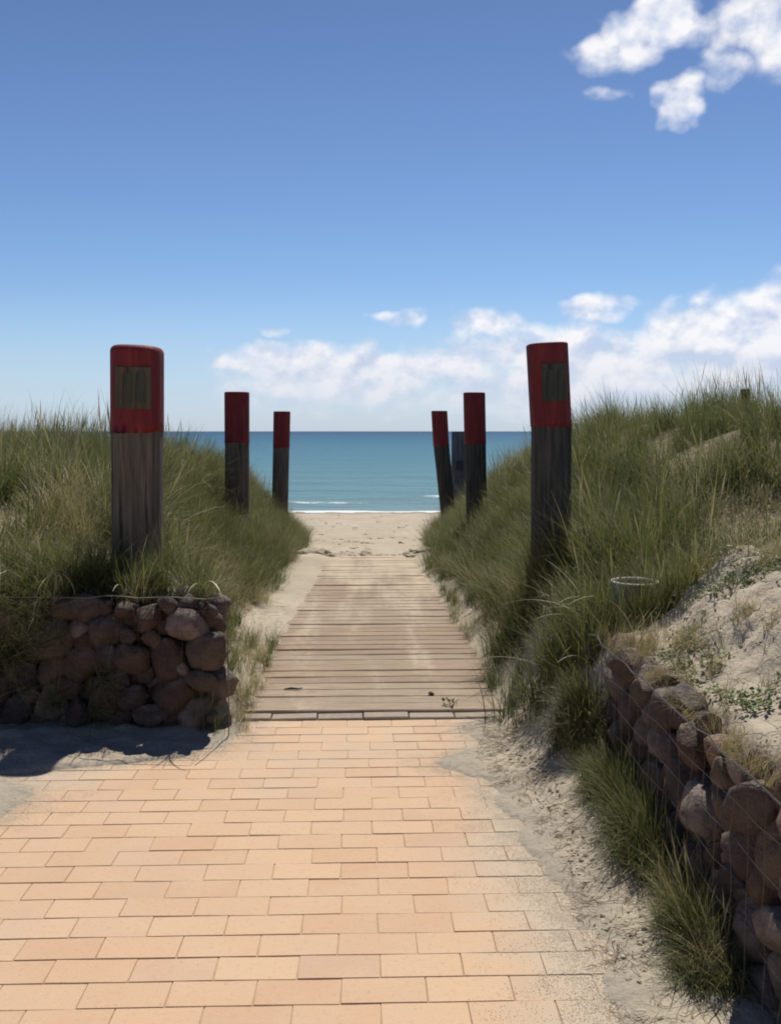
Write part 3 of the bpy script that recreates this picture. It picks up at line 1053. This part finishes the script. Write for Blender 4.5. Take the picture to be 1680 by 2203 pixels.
# ------------------------------------------------------------------ grass
def tuft(name, nb, length, spread, curl, width, mat, lean=0.25, segs=5, rad=0.05, seedheads=0, stiff=0.0):
    V = []
    F = []
    T = []
    for q in range(nb):
        L = length * rnd.uniform(.55, 1.05)
        az_ = rnd.uniform(-math.pi, math.pi)
        az_ = az_ * rnd.uniform(.45, 1)                # blades gather towards +x (downhill)
        th = abs(rnd.gauss(0, spread)) + .04
        dx, dy = math.cos(az_), math.sin(az_)
        kap = abs(rnd.gauss(curl, curl * .5))
        px, py, pz = rnd.gauss(0, rad), rnd.gauss(0, rad), -.02
        w = width * rnd.uniform(.7, 1.2)
        wx, wy = -dy, dx
        tint = (rnd.random(), rnd.random() ** 2)
        head = q < seedheads
        if head:
            L *= 1.25
            th *= .4
            kap *= .25
        o = len(V)
        for s in range(segs + 1):
            t = s / segs
            ww = w * (1 - t ** 1.6) / 2 + (w * .04)
            if head:
                ww = w * .22 if t < .75 else w * 1.3 * math.sin((t - .72) / .28 * math.pi) + .0004
            V.append((px - wx * ww, py - wy * ww, pz))
            V.append((px + wx * ww, py + wy * ww, pz))
            tip = t ** 2
            T += [(tint[0], tint[1] if not head else 1.0, tip)] * 2
            ang = th + kap * t
            st_ = L / segs
            px += math.sin(ang) * dx * st_ + lean * t * st_ * .6
            py += math.sin(ang) * dy * st_
            pz += math.cos(ang) * st_
        for s in range(segs):
            a = o + 2 * s
            F.append((a, a + 1, a + 3, a + 2))
    me = mesh_from(name, V, F, mat, True)
    at = me.color_attributes.new('tint', 'FLOAT_COLOR', 'POINT')
    at.data.foreach_set('color', np.array([(a, b_, c, 1) for a, b_, c in T], np.float32).ravel())
    return me


def tuft_collection(name, meshes):
    c = bpy.data.collections.new(name)
    for i, me in enumerate(meshes):
        c.objects.link(bpy.data.objects.new('%s_%02d' % (name, i), me))
    return c


def scatter_tree(coll):
    g = bpy.data.node_groups.new('scatter_' + coll.name, 'GeometryNodeTree')
    g.interface.new_socket('Geometry', in_out='INPUT', socket_type='NodeSocketGeometry')
    g.interface.new_socket('Geometry', in_out='OUTPUT', socket_type='NodeSocketGeometry')
    nd = g.nodes
    gi, go = nd.new('NodeGroupInput'), nd.new('NodeGroupOutput')
    iop = nd.new('GeometryNodeInstanceOnPoints')
    ci = nd.new('GeometryNodeCollectionInfo')
    ci.inputs['Collection'].default_value = coll
    ci.inputs['Separate Children'].default_value = True
    ci.inputs['Reset Children'].default_value = True
    iop.inputs['Pick Instance'].default_value = True

    def attr(nm, typ):
        a = nd.new('GeometryNodeInputNamedAttribute')
        a.data_type = typ
        a.inputs['Name'].default_value = nm
        return next(o for o in a.outputs if o.name == 'Attribute' and o.enabled)
    L = g.links
    L.new(gi.outputs[0], iop.inputs['Points'])
    L.new(ci.outputs[0], iop.inputs['Instance'])
    L.new(attr('idx', 'INT'), iop.inputs['Instance Index'])
    er = nd.new('FunctionNodeEulerToRotation')
    L.new(attr('rot', 'FLOAT_VECTOR'), er.inputs[0])
    L.new(er.outputs[0], iop.inputs['Rotation'])
    L.new(attr('scl', 'FLOAT_VECTOR'), iop.inputs['Scale'])
    L.new(iop.outputs[0], go.inputs[0])
    return g


def scatter(name, pts, coll, **props):
    """pts: (x, y, z, rx, ry, rz, scale, zscale, idx)"""
    A = np.array(pts, np.float32)
    me = bpy.data.meshes.new(name)
    me.vertices.add(len(A))
    me.vertices.foreach_set('co', A[:, :3].ravel())
    a = me.attributes.new('rot', 'FLOAT_VECTOR', 'POINT')
    a.data.foreach_set('vector', A[:, 3:6].ravel())
    a = me.attributes.new('scl', 'FLOAT_VECTOR', 'POINT')
    a.data.foreach_set('vector', np.stack([A[:, 6], A[:, 6], A[:, 7]], 1).ravel())
    a = me.attributes.new('idx', 'INT', 'POINT')
    a.data.foreach_set('value', A[:, 8].astype(np.int32))
    o = bpy.data.objects.new(name, me)
    md = o.modifiers.new('scatter', 'NODES')
    md.node_group = scatter_tree(coll)
    return link(o, None, **props)


marram = [tuft('marram', 46, .62, .34, .85, .0060, M_GRASS, .28) for _ in range(4)] + \
         [tuft('marram', 40, .74, .26, .60, .0056, M_GRASS, .20, seedheads=1) for _ in range(3)] + \
         [tuft('marram', 44, .52, .55, 1.15, .0060, M_GRASS, .40) for _ in range(3)]
C_MARRAM = tuft_collection('marram', marram)
drygr = [tuft('drygrass', 40, .46, .5, 1.2, .0055, M_DRYGR, .25) for _ in range(4)] + \
        [tuft('drygrass', 30, .62, .3, .8, .0045, M_DRYGR, .2, seedheads=2) for _ in range(2)]
C_DRY = tuft_collection('drygrass', drygr)
shortg = [tuft('shortgrass', 34, .26, .55, 1.0, .0042, M_GRASS, .25, segs=4, rad=.035) for _ in range(4)]
C_SHORT = tuft_collection('shortgrass', shortg)

main_pts, dry_pts = [], []


def downhill(x, y):
    """angle of the dune's fall, towards the path"""
    return (0 if x < 0 else math.pi)


def try_dune(x, y, dens):
    d = veg_density(x, y)
    if rnd.random() > d * dens:
        return
    clump = mn.noise(Vector((x * 3.2, y * 2.4, 44)))           # marram stands in separate clumps
    bare = .55 * max(0, 1 - abs(y - 6.0) / 1.4) * max(0, min(1, (-x - 1.6) / .5)) if x < 0 else .45 * max(0, 1 - abs(y - 6.4) / 1.8) * max(0, min(1, (x - 1.9) / .5))
    if rnd.random() < .30 - 1.5 * clump + bare:
        return
    for (pxx, pyy) in ((-1.262, 5.2), (1.215, 6.0), (-1.432, 10.7), (1.335, 11), (-1.36, 15.8), (1.365, 15.8)):
        if (x - pxx) ** 2 + (y - pyy) ** 2 < .17 ** 2:
            return
    if (x - bx_) ** 2 + (y - by_) ** 2 < .17 ** 2:
        return
    z = gz(x, y)
    pn = mn.noise(Vector((x * .8, y * .8, 12)))
    dry = .20 + 1.5 * pn
    if x < 0:
        dry += .55 * max(0, 1 - abs(y - 5.3) / 1.2) * max(0, min(1, (-x - 1.2) / .7)) + .10
    else:
        dry += .65 * max(0, 1 - abs(y - 6.2) / 2.4) * max(0, min(1, (x - 1.65) / .7))
    rz = downhill(x, y) + rnd.gauss(0, .9)
    edge = 1 - min(1.0, d)
    near_edge = min(1, max(0, (abs(x) - .9) / .9))
    s = rnd.uniform(.70, 1.05) * (.74 + .26 * near_edge) * (1 + .75 * mn.noise(Vector((x * 1.6, y * 1.3, 31))) + .35 * mn.noise(Vector((x * 5, y * 5, 61))))
    if y > 6.6 and abs(x) < 1.75:
        s *= .60 + .40 * max(0.0, min(1.0, (abs(x) - 1.25) / .5))
    if y > 9.5:
        s *= .92
    if x > 2:
        s *= .88
    if y < 5.3 and x < -.7:
        s *= .58 + .3 * rnd.random()
    if x < 0 and x > -1.25 and y < 6.2:
        s *= .85
    if x > 1.3 and y < 5.3:
        s *= .70
    if rnd.random() < dry:
        dry_pts.append((x, y, z - .02, rnd.gauss(0, .12), rnd.gauss(0, .12), rz, s, s * rnd.uniform(.8, 1.1), rnd.randrange(6)))
    else:
        main_pts.append((x, y, z - .02, rnd.gauss(0, .12), rnd.gauss(0, .12), rz, s, s * rnd.uniform(.85, 1.1), rnd.randrange(10)))


for (x0, x1, y0, y1, dn) in ((-3.6, -.6, 4.6, 7.5, 84), (-5.2, -.6, 7.5, 12, 50), (-8.5, -.6, 12, 22.5, 20), (-14, -3.6, 4.8, 12, 7), (-14, -8.5, 12, 22.5, 6),
                             (.6, 3.8, 4.1, 7.5, 84), (.6, 5.6, 7.5, 12, 50), (.6, 9, 12, 22.5, 20), (3.8, 14, 4.1, 12, 7), (9, 14, 12, 22.5, 6)):
    for _ in range(int((x1 - x0) * (y1 - y0) * dn)):
        try_dune(rnd.uniform(x0, x1), rnd.uniform(y0, y1), 1.0)

for _ in range(4300):
    sg = rnd.choice((-1, 1))
    y = rnd.uniform(5.6, 17.5)
    x = sg * (.68 + 1.5 * rnd.random() ** 1.4)
    d = veg_density(x, y)
    if rnd.random() > d * 1.1 or any((x - q[0]) ** 2 + (y - q[1]) ** 2 < .03 for q in POSTS):
        continue
    s = rnd.uniform(.42, .70) * (1 if y > 6.6 else 1.15) * (1 + .35 * mn.noise(Vector((x * 2, y * 1.5, 77))))
    (dry_pts if rnd.random() < .16 + .5 * mn.noise(Vector((x, y * .7, 50))) else main_pts).append(
        (x, y, gz(x, y) - .02, rnd.gauss(0, .15), rnd.gauss(0, .15), downhill(x, y) + rnd.gauss(0, 1.0), s, s * .9, rnd.randrange(6)))
# tall grass crowding the feet of the two nearest posts
for (px_, py_) in ((-1.235, 5.2), (1.215, 6.0)):
    for _ in range(34):
        x, y = px_ + rnd.uniform(-.38, .38), py_ - rnd.uniform(.16, .48)
        if px_ < 0 and y < float(wall_left_y(x)) + .25:
            continue
        s = rnd.uniform(.42, .66) if px_ < 0 else rnd.uniform(.55, .9)
        main_pts.append((x, y, gz(x, y) - .02, rnd.gauss(0, .12), rnd.gauss(0, .12), downhill(x, y) + rnd.gauss(0, 1.1), s, s, rnd.randrange(10)))
# grass lapping round the front and right of the metal bin
for _ in range(120):
    x, y = bx_ + rnd.uniform(-.06, .26), by_ - rnd.uniform(.12, .24)
    s = rnd.uniform(.5, .8) * (.6 if x < bx_ + .0 else 1)
    (dry_pts if rnd.random() < .3 else main_pts).append((x, y, gz(x, y) - .02, 0, 0, rnd.gauss(.3, 1.2), s, s, rnd.randrange(6)))
# fringe that hangs over the top of the left gabion, thick and shaggy towards its left
for _ in range(190):
    x = -.74 - 2.4 * rnd.random()
    y = float(wall_left_y(x)) + rnd.uniform(.10, .42)
    if x > -1.35 and rnd.random() < .62:
        continue
    s = rnd.uniform(.34, .58) if x > -1.35 else rnd.uniform(.5, .85)
    z = max(gz(x, y), HL - .02)
    (dry_pts if rnd.random() < .38 else main_pts).append((x, y, z - .01, rnd.gauss(0, .2), rnd.gauss(0, .2), -math.pi / 2 + rnd.gauss(0, .9), s, s * (.8 if x > -1.35 else .65), rnd.randrange(6)))
# trailing growth rooted between the stones of its left half
for _ in range(70):
    x = -1.28 - 1.5 * rnd.random()
    z = rnd.uniform(.10, .66)
    if rnd.random() < .4 * (-1.28 - x < .25):
        continue
    s = rnd.uniform(.3, .55)
    main_pts.append((x, float(wall_left_y(x)) + .03, z, 1.25 + rnd.gauss(0, .25), rnd.gauss(0, .4), rnd.gauss(0, .35), s, s, rnd.randrange(10)))
# dry tussocks on the sand beside the left wall end and along the boards
for _ in range(90):
    y = rnd.uniform(4.55, 6.4)
    x = -.60 - rnd.random() ** 1.2 * .30
    s = rnd.uniform(.22, .42)
    (dry_pts if rnd.random() < .7 else main_pts).append((x, y, gz(x, y) - .01, 0, 0, rnd.gauss(0, .9), s, s, rnd.randrange(6)))
for _ in range(60):
    y = rnd.uniform(4.75, 8.5)
    x = .72 + rnd.random() ** 1.5 * .25
    s = rnd.uniform(.20, .42)
    (dry_pts if rnd.random() < .6 else main_pts).append((x, y, gz(x, y) - .01, 0, 0, math.pi + rnd.gauss(0, .9), s, s, rnd.randrange(6)))
print('tufts', len(main_pts), len(dry_pts))
scatter('marram_grass', main_pts, C_MARRAM, kind='stuff')
scatter('dry_grass', dry_pts, C_DRY, kind='stuff')

# grass growing along the foot of the right gabion and round its end
foot = []
footm = []
footdry = []
for _ in range(420):
    y = rnd.uniform(2.3, 4.05)
    cl = mn.noise(Vector((3.1, y * 3.1, 6)))
    if rnd.random() < -.25 - cl * 2.2:
        continue
    x = .985 - rnd.random() ** 2.2 * (.09 + .13 * max(0, cl))
    s = rnd.uniform(.3, .9) * (1 + .6 * cl)
    if y < 2.5:
        s *= .7
    if rnd.random() < .16:
        footdry.append((x, y, gz(x, y) - .01, rnd.gauss(0, .2), rnd.gauss(0, .2), math.pi + rnd.gauss(0, 1.0), s * .55, s * .55, rnd.randrange(6)))
        continue
    foot.append((x, y, gz(x, y) - .01, rnd.gauss(0, .2), rnd.gauss(0, .2), math.pi + rnd.gauss(0, 1.2), s, s * rnd.uniform(.75, 1.2), rnd.randrange(4)))
for _ in range(75):                                   # longer marram among it
    y = rnd.uniform(2.45, 4.0)
    if mn.noise(Vector((3.1, y * 3.1, 6))) < -.05:
        continue
    x = .985 - rnd.random() * .05
    s = rnd.uniform(.28, .48)
    footm.append((x, y, gz(x, y) - .01, rnd.gauss(0, .15), rnd.gauss(0, .15), math.pi + rnd.gauss(0, .8), s, s, rnd.randrange(10)))
for _ in range(46):                                   # the tall dark clump at the wall's far corner
    x, y = rnd.gauss(1.02, .10), rnd.gauss(4.48, .16)
    s = rnd.uniform(.45, .8)
    footm.append((x, y, gz(x, y) - .01, 0, 0, math.pi + rnd.gauss(0, 1), s, s * 1.05, rnd.randrange(10)))
for _ in range(150):                                  # thin growth on the sandy bank above the wall
    x, y = rnd.uniform(1.2, 2.1), rnd.uniform(2.2, 4.25)
    if mn.noise(Vector((x * 2.5, y * 2.5, 8))) < -.12:
        continue
    s = rnd.uniform(.2, .5)
    foot.append((x, y, gz(x, y) - .01, rnd.gauss(0, .3), rnd.gauss(0, .3), rnd.uniform(0, 6.28), s, s, rnd.randrange(4)))
scatter('wall_foot_marram', footm, C_MARRAM, kind='stuff')
bankdry = list(footdry)
for _ in range(430):
    x, y = rnd.uniform(1.12, 2.1), rnd.uniform(2.0, 4.35)
    if mn.noise(Vector((x * 2.2, y * 2.2, 15))) < -.05:
        continue
    s = rnd.uniform(.18, .42)
    bankdry.append((x, y, gz(x, y) - .01, rnd.gauss(0, .3), rnd.gauss(0, .3), rnd.uniform(0, 6.28), s, s * .8, rnd.randrange(6)))
for _ in range(42):                                   # roots and dead stems along the wall's top edge
    y = rnd.uniform(2.2, 3.95)
    s = rnd.uniform(.18, .34)
    bankdry.append((rnd.uniform(1.0, 1.2), y, HR - .02, rnd.gauss(0, .3), -.5, math.pi + rnd.gauss(0, .8), s, s, rnd.randrange(6)))
scatter('bank_dry_grass', bankdry, C_DRY, kind='stuff')
scatter('wall_foot_grass', foot, C_SHORT, kind='stuff')

# straw, twigs and fragments lying on the sand
bits = []
for q in range(6):
    m_ = MB()
    L = .025 + .012 * q
    pts = [(-L / 2 + L * t / 4, .006 * math.sin(t * 1.3 + q), .003 + .003 * math.sin(t * 2 + q)) for t in range(5)]
    m_.tube(pts, [.0007, .0010, .0010, .0008, .0004], 4)
    bits.append(m_.mesh('straw', M_LITTER))
C_BITS = tuft_collection('straw', bits)
pts = []
for _ in range(3600):
    r_ = rnd.random()
    if r_ < .50:
        y = rnd.uniform(2.1, 4.9)
        x = float(lerp(y, [(2.1, .62), (3, .66), (3.6, .62), (4.1, .5), (4.8, .66)])) + abs(rnd.gauss(0, .17))
        if x > .98:
            continue
    elif r_ < .88:
        x, y = rnd.uniform(1.15, 2.0), rnd.uniform(2.0, 4.4)
    elif r_ < .95:
        y = rnd.uniform(4.6, 8)
        x = -.60 - rnd.random() * .25
    else:
        y = rnd.uniform(4.85, 9)
        x = .66 + rnd.random() * .3
    if mn.noise(Vector((x * 4, y * 4, 2))) < rnd.uniform(-.5, .25):
        continue
    s = rnd.uniform(.35, 1.15)
    pts.append((x, y, max(gz(x, y), 0.001) + .002, rnd.gauss(0, .15), rnd.gauss(0, .25), rnd.uniform(0, 6.28), s, s, rnd.randrange(6)))
scatter('straw_litter', pts, C_BITS, kind='stuff')

# crumbs of sand and small pebbles that roughen the bank and the drift
M_CLOD, n, b = material('sand_crumb', 0.95, 0.1)
oi = n.node('ShaderNodeObjectInfo')
n.set(b.inputs['Base Color'], n.ramp(oi.outputs['Random'], [(0, (0.30, 0.24, 0.17)), (0.4, (0.42, 0.36, 0.27)), (1, (0.52, 0.45, 0.35))]))
clods = []
for q in range(5):
    import bmesh
    bm = bmesh.new()
    bmesh.ops.create_icosphere(bm, subdivisions=2, radius=.012)
    for v_ in bm.verts:
        v_.co *= 1 + .5 * mn.noise(v_.co * 90 + Vector((q * 3, 0, 0)))
        v_.co.z *= .6
    me = bpy.data.meshes.new('clod')
    bm.to_mesh(me)
    bm.free()
    me.materials.append(M_CLOD)
    clods.append(me)
C_CLOD = tuft_collection('clod', clods)
pts = []
for _ in range(6500):
    if rnd.random() < .62:
        x, y = rnd.uniform(1.12, 2.1), rnd.uniform(2.0, 4.45)
    else:
        y = rnd.uniform(2.2, 5.0)
        x = float(lerp(y, [(2.1, .68), (3, .70), (3.6, .70), (4.1, .66), (5.0, .74)])) + abs(rnd.gauss(0, .16))
        if x > 1.0:
            continue
    if mn.noise(Vector((x * 5, y * 5, 22))) < rnd.uniform(-.4, .3):
        continue
    s = .18 + .75 * rnd.random() ** 4
    pts.append((x, y, gz(x, y), rnd.gauss(0, .4), rnd.gauss(0, .4), rnd.uniform(0, 6.28), s, s, rnd.randrange(5)))
scatter('sand_crumbs', pts, C_CLOD, kind='stuff')

# trodden lumps and old footprints' rims on the beach, flotsam along the strand
lumps = []
for q in range(4):
    bm = bmesh.new()
    bmesh.ops.create_icosphere(bm, subdivisions=3, radius=.06)
    for v_ in bm.verts:
        d_ = v_.co.normalized()
        v_.co *= 1 + .45 * mn.noise(d_ * 1.6 + Vector((q * 3, 0, 0)))
        v_.co.z *= .32
    me = bpy.data.meshes.new('lump')
    bm.to_mesh(me)
    bm.free()
    me.materials.append(M_SAND)
    me.polygons.foreach_set('use_smooth', [True] * len(me.polygons))
    lumps.append(me)
C_LUMP = tuft_collection('lump', lumps)
pts = []
for _ in range(900):
    y = 11.0 + 19 * rnd.random() ** 1.3
    x = rnd.uniform(-1, 1) * (1.2 + (y - 11) * .45)
    if mn.noise(Vector((x * 1.3, y * .8, 90))) < rnd.uniform(-.3, .35):
        continue
    s = rnd.uniform(.5, 1.2)
    pts.append((x, y, gz(x, y) - .008, rnd.gauss(0, .15), rnd.gauss(0, .15), rnd.uniform(0, 6.28), s, s, rnd.randrange(4)))
for _ in range(110):
    x, y = rnd.uniform(-.75, .8), rnd.gauss(11.12, .12)
    s = rnd.uniform(.6, 1.5)
    pts.append((x, y, gz(x, y), rnd.gauss(0, .25), rnd.gauss(0, .25), rnd.uniform(0, 6.28), s, s * 1.3, rnd.randrange(4)))
scatter('beach_lumps', pts, C_LUMP, kind='stuff')

# loose grains where the blown sand thins out over the pavers and boards
M_GRAIN, n, b = material('sand_grain', 0.9, 0.15)
b.inputs['Base Color'].default_value = (0.56, 0.48, 0.37, 1)
grain = []
for q in range(3):
    m_ = MB()
    for t in range(16):
        a = rnd.uniform(0, 6.28)
        rr = .028 * math.sqrt(rnd.random())
        g_ = rnd.uniform(.0006, .0016)
        cx_, cy_ = rr * math.cos(a), rr * math.sin(a)
        m_.add([(cx_ - g_, cy_ - g_, 0), (cx_ + g_, cy_ - g_ * .7, 0), (cx_ + g_ * .6, cy_ + g_, 0), (cx_ - g_ * .8, cy_ + g_ * .6, 0), (cx_, cy_, g_ * .5)],
               [(0, 1, 4), (1, 2, 4), (2, 3, 4), (3, 0, 4)])
    grain.append(m_.mesh('grains', M_GRAIN))
C_GRAIN = tuft_collection('grains', grain)
pts = []
for _ in range(42000):
    y = rnd.uniform(2.1, 4.8)
    x = rnd.uniform(-1.9, .8)
    sa = float(silt_amount(x, y)) + .05 * mn.noise(Vector((x * 6, y * 6, 5)))
    if sa > .10 or sa < -.30 or rnd.random() > math.exp(min(0.0, sa) / .075) + .01:
        continue
    pts.append((x, y, .0022, 0, 0, rnd.uniform(0, 6.28), 1, 1, rnd.randrange(3)))
scatter('loose_sand', pts, C_GRAIN, kind='stuff')

# creeping plants on the bank
leafs = []
for q in range(4):
    m_ = MB()
    for t in range(14):
        a = rnd.uniform(0, 6.28)
        rr = rnd.uniform(.004, .05)
        L = rnd.uniform(.012, .024)
        w = L * .4
        Mx = Matrix.Translation((rr * math.cos(a), rr * math.sin(a), rnd.uniform(.004, .025))) @ Euler((rnd.gauss(0, .5), rnd.gauss(-.3, .4), a)).to_matrix().to_4x4()
        m_.add([(0, 0, 0), (L * .4, -w, .002), (L, 0, 0), (L * .4, w, .002), (L * .45, 0, -.002)], [(0, 1, 4), (1, 2, 4), (2, 3, 4), (3, 0, 4)], Mx)
    leafs.append(m_.mesh('leafclump', M_LEAF))
C_LEAF = tuft_collection('leafclump', leafs)
pts = []
for _ in range(1100):
    x, y = rnd.uniform(1.17, 2.0), rnd.uniform(2.0, 4.2)
    if mn.noise(Vector((x * 2.5, y * 2.5, 8))) < rnd.uniform(-.15, .3):
        continue
    s = rnd.uniform(.4, 1.0)
    pts.append((x, y, gz(x, y), 0, 0, rnd.uniform(0, 6.28), s, s, rnd.randrange(4)))
scatter('creeping_plants', pts, C_LEAF, kind='stuff')

# long single blades that arch out over the walls
M_PALE, n, b = material('pale_blade', 0.5, 0.35)
n.set(b.inputs['Base Color'], n.mix(n.noise(world_pos(n), 12, 3), (0.34, 0.34, 0.20), (0.55, 0.52, 0.36)))
arch = MB()


def blade(p, az_, th, kap, L, w, segs=9):
    V = []
    px, py, pz = p
    dx, dy = math.cos(az_), math.sin(az_)
    for s in range(segs + 1):
        t = s / segs
        ww = w * (1 - t ** 2) / 2 + .0003
        V += [(px + dy * ww, py - dx * ww, pz), (px - dy * ww, py + dx * ww, pz)]
        a = th + kap * t
        px += math.sin(a) * dx * L / segs
        py += math.sin(a) * dy * L / segs
        pz += math.cos(a) * L / segs
    arch.add(V, [(2 * s, 2 * s + 1, 2 * s + 3, 2 * s + 2) for s in range(segs)])


for (x, az_, th, kap, L) in ((-1.46, -1.9, .3, 2.5, .40), (-1.52, -1.4, .4, 2.4, .42), (-.82, -1.0, .5, 2.3, .36), (-.78, -1.9, .4, 2.2, .26), (-1.75, -2.2, .2, 2.2, .5),
                             (-1.85, -1.2, .2, 2.4, .55), (-1.7, -1.7, .5, 2.0, .5), (-1.2, -1.6, .6, 1.6, .25), (-1.62, -.9, .5, 1.6, .42)):
    blade((x, float(wall_left_y(x)) + .14, HL - .01), az_, th, kap, L, .008)
for _ in range(16):
    x, y = rnd.uniform(.95, 1.2), rnd.uniform(3.95, 4.5)
    blade((x, y, gz(x, y)), math.pi + rnd.gauss(.25, .5), rnd.uniform(.2, .7), rnd.uniform(.6, 1.6), rnd.uniform(.35, .6), .006)
obj('arching_blades', arch.mesh('arching_blades', M_PALE, True), kind='stuff')


# small weed at the near end of the boards, and two scraps lying on them
def weed(x, y, s, lab):
    root = empty('weed', (x, y, 0.02), label=lab, category='plant')
    mm = MB()
    for t in range(3):
        a = t * 2.1
        mm.tube([(0, 0, 0), (.02 * math.cos(a), .02 * math.sin(a), .03 * s), (.05 * math.cos(a) * s, .05 * math.sin(a) * s, .05 * s)], .0016, 4)
    obj('stem', mm.mesh('stem', M_GRASS), root)
    lf = MB()
    for t in range(26):
        a = rnd.uniform(0, 6.28)
        rr = rnd.uniform(0, .06) * s
        L = rnd.uniform(.02, .035) * s
        Mx = Matrix.Translation((rr * math.cos(a), rr * math.sin(a) * .6, rnd.uniform(.006, .05) * s)) @ Euler((rnd.gauss(0, .5), rnd.gauss(-.4, .4), a)).to_matrix().to_4x4()
        lf.add([(0, 0, 0), (L * .4, -L * .3, .002), (L, 0, 0), (L * .4, L * .3, .002), (L * .45, 0, -.002)], [(0, 1, 4), (1, 2, 4), (2, 3, 4), (3, 0, 4)], Mx)
    obj('leaves', lf.mesh('leaves', M_LEAF), root)


weed(.475, 4.90, .75, 'small green weed growing through the near right corner of the boardwalk')
tw = MB()
tw.tube([(-.05, 0, 0), (-.01, .008, .004), (.03, -.004, .002), (.055, .006, .006)], [.004, .006, .005, .002], 6)
o = obj('twig', tw.mesh('twig', M_LOGD, True), None, (-.40, 5.22, .032))
o['label'] = 'short dark twig lying on the left part of the boardwalk'
o['category'] = 'twig'
o = obj('stone_chip', STONES[3], None, (.385, 5.12, .030), (0, .2, .4), (.020, .014, .010))
o['label'] = 'small dark chip lying on the right part of the boardwalk'
o['category'] = 'pebble'
